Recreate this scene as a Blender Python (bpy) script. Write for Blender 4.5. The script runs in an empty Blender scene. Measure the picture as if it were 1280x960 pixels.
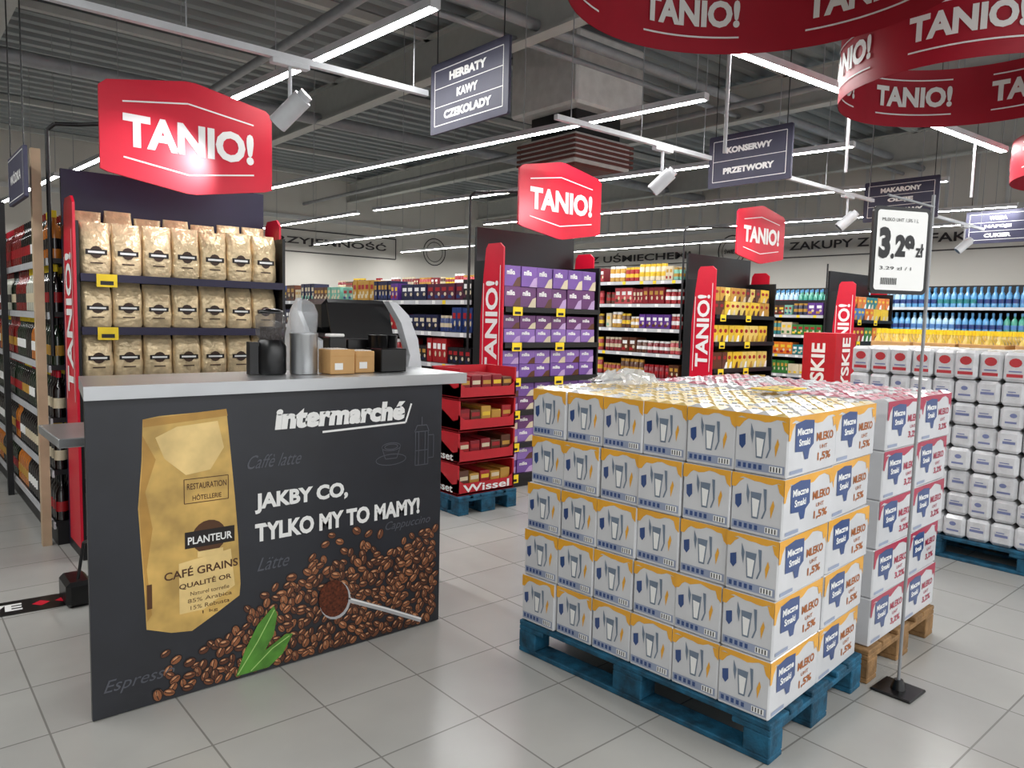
import bpy, math, random
from mathutils import Vector, Matrix
random.seed(7)
R=random.random
def RU(a,b): return a+(b-a)*R()
scene=bpy.context.scene
# ------------------------------------------------------------------ materials
MC={}
def mat(name,col,rough=.5,metal=0.,var=.06,scale=8.,coat=0.,em=0.,bump=0.,bscale=40.,alpha=1.,trans=0.):
    if name in MC: return MC[name]
    m=bpy.data.materials.new(name); m.use_nodes=True
    nt=m.node_tree; b=nt.nodes['Principled BSDF']
    c=[(x/255.)**2.2 for x in col]
    tc=nt.nodes.new('ShaderNodeTexCoord'); nz=nt.nodes.new('ShaderNodeTexNoise')
    nz.inputs['Scale'].default_value=scale; nz.inputs['Detail'].default_value=3
    nt.links.new(tc.outputs['Object'],nz.inputs['Vector'])
    rp=nt.nodes.new('ShaderNodeValToRGB')
    rp.color_ramp.elements[0].position=.3; rp.color_ramp.elements[1].position=.7
    rp.color_ramp.elements[0].color=(*[max(0,x*(1-var*2)) for x in c],1)
    rp.color_ramp.elements[1].color=(*[min(1,x*(1+var)) for x in c],1)
    nt.links.new(nz.outputs['Fac'],rp.inputs['Fac']); nt.links.new(rp.outputs['Color'],b.inputs['Base Color'])
    b.inputs['Roughness'].default_value=rough; b.inputs['Metallic'].default_value=metal
    b.inputs['Coat Weight'].default_value=coat; b.inputs['Coat Roughness'].default_value=.12
    b.inputs['Alpha'].default_value=alpha; b.inputs['Transmission Weight'].default_value=trans
    if em>0:
        b.inputs['Emission Color'].default_value=(*c,1); b.inputs['Emission Strength'].default_value=em
    if bump>0:
        n2=nt.nodes.new('ShaderNodeTexNoise'); n2.inputs['Scale'].default_value=bscale; n2.inputs['Detail'].default_value=2
        nt.links.new(tc.outputs['Object'],n2.inputs['Vector'])
        bp=nt.nodes.new('ShaderNodeBump'); bp.inputs['Strength'].default_value=bump; bp.inputs['Distance'].default_value=.01
        nt.links.new(n2.outputs['Fac'],bp.inputs['Height']); nt.links.new(bp.outputs['Normal'],b.inputs['Normal'])
    MC[name]=m; return m
WHITE=mat('white_print',(240,240,238),.5,var=.01)
BLACK=mat('black_metal',(24,24,27),.45)
BLACKP=mat('black_plastic',(18,18,20),.3)
NAVY=mat('navy_board',(38,34,62),.5)
RED=mat('red_sign',(208,24,52),.35,var=.02)
REDD=mat('red_banner',(166,22,44),.5,var=.03)
STEEL=mat('brushed_steel',(186,188,190),.32,.85,var=.06,scale=3)
STEELG=mat('galvanised_grey',(150,152,155),.5,.3)
LAMPW=mat('lamp_housing_white',(200,202,206),.4)
YEL=mat('price_yellow',(250,214,40),.5)
CARD=mat('cardboard',(196,150,96),.8)
# ------------------------------------------------------------------ mesh builder
class MB:
    def __init__(s): s.v=[];s.f=[];s.fm=[];s.fs=[];s.mats=[]
    def mi(s,m):
        if m not in s.mats: s.mats.append(m)
        return s.mats.index(m)
    def add(s,vs,fs,m,M=None,smooth=False):
        o=len(s.v)
        if M is not None: vs=[tuple(M@Vector(q)) for q in vs]
        s.v.extend([tuple(q) for q in vs]); k=s.mi(m)
        for f in fs: s.f.append([o+i for i in f]); s.fm.append(k); s.fs.append(smooth)
    def box(s,x0,x1,y0,y1,z0,z1,m,M=None):
        vs=[(x,y,z) for z in (z0,z1) for y in (y0,y1) for x in (x0,x1)]
        s.add(vs,[(0,2,3,1),(4,5,7,6),(0,1,5,4),(2,6,7,3),(0,4,6,2),(1,3,7,5)],m,M)
    def rbox(s,x0,x1,y0,y1,z0,z1,r,m,M=None):
        a=((x0,x1),(y0,y1),(z0,z1)); vs=[];idx={}
        for c in [(i,j,k) for i in (0,1) for j in (0,1) for k in (0,1)]:
            for ax in range(3):
                p=[a[q][c[q]]+(0 if q==ax else (r if c[q]==0 else -r)) for q in range(3)]
                idx[(c,ax)]=len(vs); vs.append(p)
        fs=[]
        for ax in range(3):
            b,c=[q for q in range(3) if q!=ax]
            for sgn in (0,1):
                l=[]
                for (i,j) in ((0,0),(1,0),(1,1),(0,1)):
                    k=[0,0,0];k[ax]=sgn;k[b]=i;k[c]=j; l.append(idx[(tuple(k),ax)])
                fs.append(l)
            for i in (0,1):
                for j in (0,1):
                    k0=[0,0,0];k1=[0,0,0];k0[ax]=0;k1[ax]=1
                    for k in (k0,k1): k[b]=i;k[c]=j
                    k0=tuple(k0);k1=tuple(k1)
                    fs.append([idx[(k0,b)],idx[(k1,b)],idx[(k1,c)],idx[(k0,c)]])
        for c in [(i,j,k) for i in (0,1) for j in (0,1) for k in (0,1)]:
            fs.append([idx[(c,0)],idx[(c,1)],idx[(c,2)]])
        s.add(vs,fs,m,M)
    def lathe(s,prof,cx,cy,m,seg=12,M=None,z=0,smooth=True,cap=True):
        vs=[];fs=[];n=len(prof)
        for r,h in prof:
            for k in range(seg):
                a=2*math.pi*k/seg; vs.append((cx+r*math.cos(a),cy+r*math.sin(a),z+h))
        for i in range(n-1):
            for k in range(seg):
                k2=(k+1)%seg; fs.append((i*seg+k,i*seg+k2,(i+1)*seg+k2,(i+1)*seg+k))
        s.add(vs,fs,m,M,smooth)
        if cap:
            s.add(vs[:seg],[list(range(seg))[::-1]],m,M); s.add(vs[-seg:],[list(range(seg))],m,M)
    def tube(s,p,q,r,m,seg=8):
        p=Vector(p);q=Vector(q);d=(q-p); L=d.length; d.normalize()
        up=Vector((0,0,1)) if abs(d.z)<.9 else Vector((1,0,0))
        a=d.cross(up).normalized(); b=d.cross(a)
        vs=[]
        for c in (p,q):
            for k in range(seg):
                t=2*math.pi*k/seg; vs.append(tuple(c+a*(r*math.cos(t))+b*(r*math.sin(t))))
        s.add(vs,[(k,(k+1)%seg,seg+(k+1)%seg,seg+k) for k in range(seg)],m,None,True)
        s.add(vs,[list(range(seg)),list(range(seg,2*seg))],m)
    def pipe(s,pts,r,m,seg=8):
        for a,b in zip(pts[:-1],pts[1:]): s.tube(a,b,r,m,seg)
    def prism(s,pts,m,h,F):
        O,U,V=F; N=U.cross(V); n=len(pts)
        a=[O+U*p[0]+V*p[1] for p in pts]; b=[q-N*h for q in a]
        s.add(a+b,[list(range(n)),list(range(n,2*n))[::-1]]+[(i,(i+1)%n,n+(i+1)%n,n+i) for i in range(n)],m)
    def poly(s,F,pts,m,off=.001):
        O,U,V=F;N=U.cross(V)
        s.add([O+U*p[0]+V*p[1]+N*off for p in pts],[list(range(len(pts)))],m)
    def rect(s,F,a,b,c,d,m,off=.001): s.poly(F,[(a,c),(b,c),(b,d),(a,d)],m,off)
    def ell(s,F,cx,cy,rx,ry,m,off=.001,ang=0,n=12):
        ca,sa=math.cos(ang),math.sin(ang)
        s.poly(F,[(cx+rx*math.cos(t)*ca-ry*math.sin(t)*sa,cy+rx*math.cos(t)*sa+ry*math.sin(t)*ca) for t in [2*math.pi*k/n for k in range(n)]],m,off)
    def stroke(s,F,pts,w,m,off=.001):
        for (a,b),(c,d) in zip(pts[:-1],pts[1:]):
            L=math.hypot(c-a,d-b) or 1; nx,ny=-(d-b)/L*w/2,(c-a)/L*w/2
            s.poly(F,[(a+nx,b+ny),(a-nx,b-ny),(c-nx,d-ny),(c+nx,d+ny)],m,off)
    def text(s,F,x,y,w,h,txt,m,off=.001,bold=.0,shear=0,ang=0):
        if not txt: return
        vs,fs=tmesh(txt,bold); O,U,V=F;N=U.cross(V);ca,sa=math.cos(ang),math.sin(ang)
        o=[]
        for a,b in vs:
            px=a*w+shear*b*h;py=b*h; o.append(O+U*(x+px*ca-py*sa)+V*(y+px*sa+py*ca)+N*off)
        s.add(o,fs,m)
    def cyltext(s,c,r,phi,z,w,h,txt,m,inside,bold=.02):
        vs,fs=tmesh(txt,bold); o=[]
        for a,b in vs:
            t=(a-.5)*w/r; t=phi+(-t if inside else t); rr=r+(-.008 if inside else .008)
            o.append((c[0]+rr*math.cos(t),c[1]+rr*math.sin(t),z+b*h))
        s.add(o,fs,m)
    def done(s,name,parent=None):
        me=bpy.data.meshes.new(name); me.from_pydata(s.v,[],s.f)
        for m in s.mats: me.materials.append(m)
        me.polygons.foreach_set('material_index',s.fm); me.polygons.foreach_set('use_smooth',s.fs)
        me.update()
        ob=bpy.data.objects.new(name,me); scene.collection.objects.link(ob)
        if parent: ob.parent=parent
        return ob
TM={}
def tmesh(txt,bold=0.):
    k=(txt,bold)
    if k in TM: return TM[k]
    cu=bpy.data.curves.new('t','FONT'); cu.body=txt; cu.resolution_u=3; cu.offset=bold
    ob=bpy.data.objects.new('t',cu); scene.collection.objects.link(ob)
    dg=bpy.context.evaluated_depsgraph_get(); dg.update()
    me=ob.evaluated_get(dg).to_mesh()
    vs=[(v.co.x,v.co.y) for v in me.vertices]; fs=[list(p.vertices) for p in me.polygons]
    ob.evaluated_get(dg).to_mesh_clear()
    bpy.data.objects.remove(ob); bpy.data.curves.remove(cu)
    x0=min(v[0] for v in vs);x1=max(v[0] for v in vs);y0=min(v[1] for v in vs);y1=max(v[1] for v in vs)
    vs=[((a-x0)/(x1-x0),(b-y0)/(y1-y0)) for a,b in vs]
    TM[k]=(vs,fs); return TM[k]
X=Vector((1,0,0));Y=Vector((0,1,0));Z=Vector((0,0,1))
def FY(x,y,z): return (Vector((x,y,z)),X,Z)       # faces -Y
def FX(x,y,z): return (Vector((x,y,z)),-Y,Z)      # faces -X
def FZ(x,y,z,rot=0): return (Vector((x,y,z)),Vector((math.cos(rot),math.sin(rot),0)),Vector((-math.sin(rot),math.cos(rot),0)))
def empty(name):
    e=bpy.data.objects.new(name,None); scene.collection.objects.link(e); return e
# ------------------------------------------------------------------ camera
p=math.radians(5.04); th=math.radians(1.4)
f=Vector((.652,.758,0)).normalized(); r=Vector((f.y,-f.x,0))
fwd=f*math.cos(p)-Z*math.sin(p); up=f*math.sin(p)+Z*math.cos(p)
up2=up*math.cos(th)-r*math.sin(th); r2=r*math.cos(th)+up*math.sin(th)
cam=bpy.data.cameras.new('camera'); co=bpy.data.objects.new('camera',cam); scene.collection.objects.link(co)
cam.sensor_width=36; cam.lens=930/1280*36; cam.clip_start=.05
M=Matrix((r2,up2,-fwd)).transposed().to_4x4(); M.translation=Vector((0,0,1.5)); co.matrix_world=M
scene.camera=co
scene.view_settings.view_transform='Standard'
# ------------------------------------------------------------------ room shell
XW,YW,ZC=15.4,18.0,5.0
fm=bpy.data.materials.new('floor_tiles'); fm.use_nodes=True; nt=fm.node_tree; b=nt.nodes['Principled BSDF']
tc=nt.nodes.new('ShaderNodeTexCoord'); br=nt.nodes.new('ShaderNodeTexBrick'); br.offset=0; br.squash=1
br.inputs['Scale'].default_value=1; br.inputs['Brick Width'].default_value=.42; br.inputs['Row Height'].default_value=.42
br.inputs['Mortar Size'].default_value=.0035; br.inputs['Mortar Smooth'].default_value=.1
br.inputs['Color1'].default_value=(.47,.465,.44,1); br.inputs['Color2'].default_value=(.43,.425,.405,1); br.inputs['Mortar'].default_value=(.24,.235,.22,1)
nz=nt.nodes.new('ShaderNodeTexNoise'); nz.inputs['Scale'].default_value=2.5; nz.inputs['Detail'].default_value=6
mx=nt.nodes.new('ShaderNodeMix'); mx.data_type='RGBA'; mx.blend_type='MULTIPLY'; mx.inputs[0].default_value=.22
nt.links.new(tc.outputs['Object'],br.inputs['Vector']); nt.links.new(tc.outputs['Object'],nz.inputs['Vector'])
nt.links.new(br.outputs['Color'],mx.inputs[6]); nt.links.new(nz.outputs['Fac'],mx.inputs[7]); nt.links.new(mx.outputs[2],b.inputs['Base Color'])
mr=nt.nodes.new('ShaderNodeMapRange'); mr.inputs[3].default_value=.15; mr.inputs[4].default_value=.32
nt.links.new(nz.outputs['Fac'],mr.inputs[0]); nt.links.new(mr.outputs[0],b.inputs['Roughness'])
bp=nt.nodes.new('ShaderNodeBump'); bp.invert=True; bp.inputs['Strength'].default_value=.4; bp.inputs['Distance'].default_value=.002
nt.links.new(br.outputs['Fac'],bp.inputs['Height']); nt.links.new(bp.outputs['Normal'],b.inputs['Normal'])
m=MB(); m.box(-7,XW,-6,YW,-.1,0,fm); m.done('floor')
WALL=mat('wall_paint',(206,202,194),.8,var=.02,scale=1)
WALLG=mat('wall_cladding',(196,197,196),.7,var=.02,scale=1)
m=MB(); m.box(XW,XW+.2,-6,YW+.2,0,ZC,WALL)
y=-6
while y<YW: m.box(XW-.02,XW,y,y+.06,3.75,ZC,WALLG); y+=.5
m.box(XW-.05,XW,-6,YW,3.66,3.74,WALLG)
F=FX(XW-.01,18,0)
DK=mat('wall_lettering',(60,56,58),.7)
def frame(mb,F,a,b,c,d,w,mt,off=.003):
    mb.stroke(F,[(a,c),(b,c),(b,d),(a,d),(a,c)],w,mt,off)
for (y0,y1,t) in ((14.9,11.0,'Z UŚMIECHEM!'),(8.9,4.2,'ZAKUPY Z SATYSFAKCJĄ!')):
    frame(m,F,18-y0,18-y1,2.98,3.42,.025,DK); m.text(F,18-y0+.25,3.08,(y0-y1)-.5,.24,t,DK,.003,.02)
def ring2(mb,F,cx,cy,r,w,mt,off=.003):
    mb.stroke(F,[(cx+r*math.cos(t),cy+r*math.sin(t)) for t in [2*math.pi*k/24 for k in range(25)]],w,mt,off)
ring2(m,F,18-10.1,3.2,.36,.03,DK);ring2(m,F,18-10.1,3.2,.26,.015,DK); m.text(F,18-10.3,3.14,.4,.12,'ŚWIEŻE',DK,.004,.02)
m.done('wall_right')
m=MB(); m.box(-7,XW,YW,YW+.2,0,ZC,WALL); F=FY(0,YW-.01,0)
frame(m,F,7.1,11.1,3.05,3.6,.03,DK); m.text(F,7.4,3.2,3.4,.27,'PRZYJEMNOŚĆ',DK,.003,.02)
ring2(m,F,12.4,3.35,.38,.03,DK);ring2(m,F,12.4,3.35,.28,.02,DK)
m.box(-7,XW,YW-.04,YW,3.85,3.95,WALLG); m.done('wall_back')
m=MB(); m.box(-7.2,-7,-6,YW,0,ZC,WALL); m.done('wall_left')
DECK=mat('ceiling_deck',(134,140,141),.55,.1,var=.05,scale=1)
m=MB(); prof=[];y=-6
while y<YW:
    prof+= [(y,ZC+.08),(y+.12,ZC+.08),(y+.16,ZC),(y+.28,ZC)]; y+=.32
vs=[(x,q[0],q[1]) for x in (-7,XW) for q in prof]; n=len(prof)
m.add(vs,[(i,i+1,n+i+1,n+i) for i in range(n-1)],DECK); m.box(-7.2,XW+.2,-6,YW+.2,ZC+.12,ZC+.2,DECK); m.done('ceiling')
BEAM=mat('beam_paint',(180,182,178),.6,var=.03)
m=MB()
for x in (-2.2,1.1,5.4,9.7,14):
    m.box(x-.09,x+.09,-6,YW,4.42,4.45,BEAM); m.box(x-.09,x+.09,-6,YW,4.9,4.93,BEAM); m.box(x-.012,x+.012,-6,YW,4.45,4.9,BEAM)
y=-4
while y<YW:
    m.box(-7,XW,y-.05,y+.05,4.9,4.99,BEAM); y+=2.4
m.done('ceiling_beams')
m=MB(); 
for yy,zz,rr in ((6.0,4.55,.06),(6.35,4.5,.035),(11,4.5,.09)): m.tube((-7,yy,zz),(XW,yy,zz),rr,STEELG,10)
m.tube((3.4,-6,4.3),(3.4,YW,4.3),.05,STEELG,10); m.tube((8.4,-6,4.25),(8.4,YW,4.25),.04,STEELG,10)
m.done('ceiling_pipes')
HV=mat('hvac_white',(205,205,202),.6); GR=mat('grille_brown',(104,56,48),.6)
m=MB(); cx,cy=6.95,6.95
m.rbox(cx-.6,cx+.6,cy-.6,cy+.6,4.05,4.9,.03,HV); m.box(cx-.4,cx+.4,cy-.4,cy+.4,3.75,4.06,BLACK)
m.rbox(cx-.5,cx+.5,cy-.5,cy+.5,3.4,3.75,.02,HV)
for k in range(5): m.box(cx-.53,cx+.53,cy-.53,cy+.53,3.44+k*.06,3.47+k*.06,GR)
m.box(cx-.46,cx+.46,cy-.46,cy+.46,3.36,3.4,GR); m.done('ventilation_unit')
# ------------------------------------------------------------------ strip lights
TUBE=mat('led_diffuser',(252,252,250),.4,var=0,em=92)
def strip(x0,y0,x1,y1,z=3.2,n=4):
    mb=MB(); a=Vector((x0,y0,z));b=Vector((x1,y1,z));d=(b-a);L=d.length;d.normalize();s=Vector((-d.y,d.x,0))
    Mx=Matrix((d,s,Z)).transposed().to_4x4(); Mx.translation=a
    mb.box(0,L,-.035,.035,.0,.05,LAMPW,Mx)
    mb.add([(0.02,-.03,-.002),(L-.02,-.03,-.002),(L-.02,.03,-.002),(.02,.03,-.002)],[(0,3,2,1)],TUBE,Mx)
    for k in range(n+1):
        q=a+d*(L*(k+.05)/(n+.1)); mb.tube(q+Z*.05,(q.x,q.y,ZC-.001),.004,STEELG,5)
    mb.done('strip_light')
ST=[(2.43,3.55,1.98,10.9),(4.9,3.5,4.15,10.9),(7.13,3.4,6.3,10.9),(9.5,3.4,8.6,10.9),(12.0,3.4,11.1,10.9),
    (1.9,11.4,1.6,17),(4.1,11.4,3.9,17.4),(6.3,11.4,6.0,17.4),(8.6,11.4,8.4,17.4),(11,11.4,10.9,17.4),(13.6,4,13.4,17),
    (4.1,2.8,8.3,2.5),(9,2.5,13.5,2.4),(-.5,-.8,4.5,-1.0),(-.5,1.3,-1.6,8),(5.4,-1.2,11,-1.2),(-.4,-3.4,9,-3.4)]
for q in ST: strip(*q)
def rail(x0,x1,y,z,spots,en):
    mb=MB(); mb.box(x0,x1,y-.018,y+.018,z,z+.035,LAMPW)
    for x in (x0+.15,x1-.1,(x0+x1)/2): mb.tube((x,y,z+.03),(x,y,ZC-.001),.004,STEELG,5)
    for (x,dx) in spots:
        mb.rbox(x-.11,x+.11,y-.025,y+.025,z-.03,z,.004,LAMPW); mb.tube((x,y,z-.03),(x,y,z-.22),.012,LAMPW)
        a=Vector((x+dx,y-.06,z-.2)); bq=Vector((x-dx,y+.06,z-.34)); mb.tube(a,bq,.055,LAMPW,16); 
        d=(bq-a).normalized(); mb.tube(bq,bq+d*.004,.047,BLACKP,14); mb.tube(a,a-d*.03,.04,LAMPW,14)
        l=bpy.data.lights.new('spot','SPOT'); l.energy=en; l.spot_size=1.0; l.spot_blend=.7; l.shadow_soft_size=.04; l.color=(1,.9,.97)
        lo=bpy.data.objects.new('spot_lamp',l); scene.collection.objects.link(lo); lo.location=bq+d*.02
        lo.rotation_euler=(Vector((x-.55,y+.68,z-.62))-lo.location).to_track_quat('-Z','Y').to_euler()
    mb.done('track_spotlight_rail')
rail(-.2,2.75,4.1,2.9,[(1.83,.05)],45); rail(3.7,5.55,3.9,2.9,[(4.9,.04)],18); rail(6.4,8.6,3.85,2.9,[(8.0,.04)],18); rail(9.6,12,3.8,2.9,[(11.3,.04)],12)
mb=MB()
for x,yy,zb in ((4.12,2.79,2.57),(5.53,2.69,2.64),(7.65,2.54,2.7)): mb.tube((x,yy,3.2),(x,yy,zb),.012,LAMPW)
mb.done('ceiling_drop_tubes')
# ------------------------------------------------------------------ pallets
def pallet(name,M,L,W,wood):
    mb=MB()
    def b(*a): mb.rbox(*a,.004,wood,M)
    for x0,x1 in ((0,.1),(W/2-.07,W/2+.07),(W-.1,W)): b(x0,x1,0,L,0,.022)
    for x0,x1 in ((0,.1),(W/2-.07,W/2+.07),(W-.1,W)):
        for y0,y1 in ((0,.1),(L/2-.07,L/2+.07),(L-.1,L)): b(x0,x1,y0,y1,.022,.1)
    for y0,y1 in ((0,.145),(L/2-.07,L/2+.07),(L-.145,L)): b(0,W,y0,y1,.1,.122)
    for k,w in ((0,.145),(.2,.1),(.5,.145),(.8,.1),(1,.145)):
        c=k*(W-.145)+.0725; b(c-w/2,c+w/2,0,L,.122,.144)
    return mb.done(name)
def TR(x,y,z,a=0): return Matrix.Translation((x,y,z))@Matrix.Rotation(a,4,'Z')
PBLUE=mat('pallet_blue_paint',(26,86,114),.75,var=.32,scale=16,bump=.4,bscale=60)
PWOOD=mat('pallet_wood',(146,112,74),.8,var=.2,scale=14,bump=.4,bscale=60)
a1=math.radians(4.2)
MP=TR(2.262,1.24,0,a1); pallet('blue_pallet',MP,1.2,.82,PBLUE)
MP2=TR(3.12,1.29,0,a1*.6); pallet('wooden_pallet',MP2,1.2,.8,PWOOD)
# ------------------------------------------------------------------ milk cartons stacks
CW=mat('carton_white',(210,211,214),.4,coat=.5,var=.03); OR=mat('carton_orange',(234,168,54),.38,coat=.5,var=.05)
OR2=mat('carton_top_yellow',(234,204,128),.3,coat=.8,var=.1,scale=30,bump=.3,bscale=60)
CBL=mat('carton_blue',(50,76,130),.35,coat=.6); CBR=mat('carton_brown_text',(168,96,44),.5); CG=mat('carton_grey_print',(150,160,184),.5)
PK=mat('carton_crimson',(176,40,72),.35,coat=.5,var=.05); PK2=mat('carton_top_pink',(204,120,136),.3,coat=.8,var=.1,scale=30,bump=.3,bscale=60)
GLS=mat('print_glass_blue',(112,126,144),.4)
def wavy(w,h,v,amp,ph,n=9):
    pts=[(0,h),(0,h*v)]
    for i in range(1,n): 
        t=i/n; pts.append((w*t,h*(v+amp*math.sin(ph+t*9)+amp*.6*math.sin(ph*2+t*17))))
    pts+=[(w,h*v),(w,h)]
    return pts
def milkbox(mb,M,sx,sy,sz,A,B,T,kind,fx,fy,top):
    mb.rbox(0,sx,0,sy,0,sz,.005,CW,M)
    o=M.translation; u=(M.to_3x3()@X); v=(M.to_3x3()@Y)
    if fx:
        F=(o+v*sy,-v,Z)
        mb.poly(F,wavy(sy,sz,.91,.025,RU(0,6)),A,.001)
        mb.poly(F,[(0,sz*.92),(0,sz*.76),(sy*.08,sz*.76),(sy*.16,sz*.86),(sy*.25,sz*.92)],A,.0012)
        mb.poly(F,[(sy,sz*.92),(sy*.87,sz*.92),(sy*.92,sz*.78),(sy,sz*.72)],A,.0012)
        mb.poly(F,[(sy*.42,sz*.28),(sy*.54,sz*.28),(sy*.59,sz*.72),(sy*.38,sz*.72)],GLS,.0012)
        mb.poly(F,[(sy*.44,sz*.31),(sy*.52,sz*.31),(sy*.555,sz*.6),(sy*.41,sz*.62)],WHITE,.0016)
        mb.poly(F,[(sy*.62,sz*.8),(sy*.66,sz*.45),(sy*.60,sz*.3),(sy*.63,sz*.3),(sy*.69,sz*.46),(sy*.68,sz*.8)],GLS,.0012)
        mb.poly(F,[(sy*.3,sz*.85),(sy*.36,sz*.7),(sy*.34,sz*.5),(sy*.3,sz*.66)],GLS,.0011)
        mb.poly(F,[(sy*.08,sz*.62),(sy*.2,sz*.66),(sy*.21,sz*.48),(sy*.15,sz*.4),(sy*.09,sz*.46)],CBL,.0012)
        mb.poly(F,[(sy*.76,sz*.5),(sy*.78,sz*.33),(sy*.84,sz*.55),(sy*.81,sz*.64)],A,.0012)
        mb.rect(F,sy*.04,sy*.96,sz*.06,sz*.2,CG,.0012)
        for q in range(5): mb.rect(F,sy*(.08+q*.1),sy*(.14+q*.1),sz*.09,sz*.17,CBL,.0016)
        mb.rect(F,sy*.68,sy*.92,sz*.08,sz*.18,WHITE,.0016)
        for q in range(4): mb.rect(F,sy*(.7+q*.055),sy*(.72+q*.055),sz*.09,sz*.17,BLACK,.002)
    if fy:
        F=(o.copy(),u,Z)
        mb.poly(F,wavy(sx,sz,.88,.045,RU(0,1.5)),A,.001)
        mb.poly(F,[(0,sz*.9),(0,sz*.62),(sx*.03,sz*.62),(sx*.06,sz*.78),(sx*.12,sz*.9)],A,.0012)
        mb.poly(F,[(sx,sz*.9),(sx*.88,sz*.9),(sx*.92,sz*.72),(sx*.96,sz*.76),(sx,sz*.6)],A,.0012)
        c=[(.12,.88),(.3,.93),(.49,.9),(.5,.5),(.42,.42),(.40,.26),(.33,.26),(.29,.4),(.13,.42)]
        mb.poly(F,[(a*sx,q*sz) for a,q in c],CBL,.0015)
        mb.text(F,sx*.16,sz*.68,sx*.30,sz*.12,'Mleczne',WHITE,.002,.03); mb.text(F,sx*.2,sz*.5,sx*.22,sz*.12,'Smaki',WHITE,.002,.03)
        mb.text(F,sx*.56,sz*.52,sx*.36,sz*.15,'MLEKO',B,.0015,.03)
        mb.text(F,sx*.64,sz*.38,sx*.16,sz*.07,'UHT',B,.0015,.01); mb.text(F,sx*.60,sz*.16,sx*.28,sz*.16,kind,B,.0015,.03)
        mb.rect(F,sx*.05,sx*.3,sz*.06,sz*.12,CG,.0015)
    if top:
        nx,ny=4,3; dx=sx/nx; dy=sy/ny
        for i in range(nx):
            for j in range(ny):
                a=i*dx+.004;bb=(i+1)*dx-.004;c=j*dy+.003;d=(j+1)*dy-.003;hh=sz+RU(.008,.012)
                mb.add([(a,c,sz),(bb,c,sz),(bb,d,sz),(a,d,sz),(a+.012,(c+d)/2-.006,hh),(bb-.012,(c+d)/2-.006,hh),(bb-.012,(c+d)/2+.006,hh),(a+.012,(c+d)/2+.006,hh)],
                   [(0,1,5,4),(1,2,6,5),(2,3,7,6),(3,0,4,7),(4,5,6,7)],T if R()<.7 else CW,M)
                mb.lathe([(.010,0),(.010,.008)],(a+bb)/2+.02,(c+d)/2,CW,8,M@Matrix.Translation((0,0,sz+.005)))
def stack(name,M,A,B,T,kind,fx):
    mb=MB(); sx,sy,sz=.39,.193,.208
    for l in range(5):
        for i in range(2):
            for j in range(6):
                Mx=M@Matrix.Translation((.012+i*.396+RU(-.006,.006)+.006*l,.018+j*.196+RU(-.003,.003)-.002*l,.146+l*(sz+.002)))@Matrix.Rotation(RU(-.02,.02),4,'Z')
                milkbox(mb,Mx,sx,sy,sz,A,B,T,kind,fx and i==0,j==0,l==4)
    return mb.done(name)
stack('milk_carton_stack',MP,OR,CBR,OR2,'1,5%',True)
stack('milk_carton_stack',MP2@Matrix.Translation((.02,0,0)),PK,PK,PK2,'3,2%',False)
mb=MB(); mb.rbox(2.86,3.1,1.62,1.75,1.222,1.228,.002,YEL,None); mb.text(FZ(2.88,1.64,1.228),0,0,.18,.08,'3.29',BLACK,.001); mb.done('price_card')
FILM=mat('clear_film',(235,238,240),.15,var=.02,coat=1,bump=.8,bscale=30,alpha=.55)
vs=[];fs=[];n=14
for i in range(n):
    for j in range(n):
        u=i/(n-1)-.5;v=j/(n-1)-.5; e=max(0,1-(u*u+v*v)*3.6)
        vs.append((2.62+u*.34+RU(-.014,.014),2.24+v*.28+RU(-.014,.014),1.225+RU(.0,.07)*e+.01*e))
for i in range(n-1):
    for j in range(n-1): fs.append((i*n+j,(i+1)*n+j,(i+1)*n+j+1,i*n+j+1))
mb=MB(); mb.add(vs,fs,FILM); mb.done('crumpled_plastic_film')
# ------------------------------------------------------------------ price sign stand
mb=MB(); bx,by=3.17,1.185
mb.rbox(bx-.08,bx+.08,by-.08,by+.08,0,.012,.004,BLACKP); mb.lathe([(.03,.012),(.018,.05)],bx,by,BLACKP)
mb.tube((bx,by,.01),(bx,by,2.02),.007,STEELG); mb.tube((bx+.01,by,1.975),(bx-.38,by+.01,1.975),.005,STEELG)
ang=math.radians(-26); U=Vector((math.cos(ang),math.sin(ang),0)); Fp=(Vector((bx-.37,by+.06,1.625)),U,Z)
def rr(w,h,r,n=4):
    o=[]
    for cx,cy,a0 in ((w-r,r,-90),(w-r,h-r,0),(r,h-r,90),(r,r,180)):
        for k in range(n+1):
            t=math.radians(a0+90*k/n); o.append((cx+r*math.cos(t),cy+r*math.sin(t)))
    return o
mb.prism(rr(.25,.32,.02),BLACKP,.012,Fp)
Fp2=(Fp[0]+U*.014+Z*.014,U,Z); mb.poly(Fp2,rr(.222,.292,.012),WHITE,.002)
mb.text(Fp2,.012,.115,.05,.115,'3',BLACKP,.004,.06); mb.text(Fp2,.066,.115,.014,.02,'.',BLACKP,.004,.03); mb.text(Fp2,.084,.12,.085,.085,'29',BLACKP,.004,.06); mb.text(Fp2,.175,.125,.035,.05,'zł',BLACKP,.004,.02)
for q in range(9): mb.rect(Fp2,.03+q*.008,.034+q*.008,.02,.045,BLACKP,.004)
mb.text(Fp2,.02,.25,.16,.014,'MLEKO UHT 1,5% 1 L',BLACKP,.004); mb.text(Fp2,.02,.075,.14,.012,'3.29 zl / l',BLACKP,.004)
mb.done('price_sign_stand')
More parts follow.
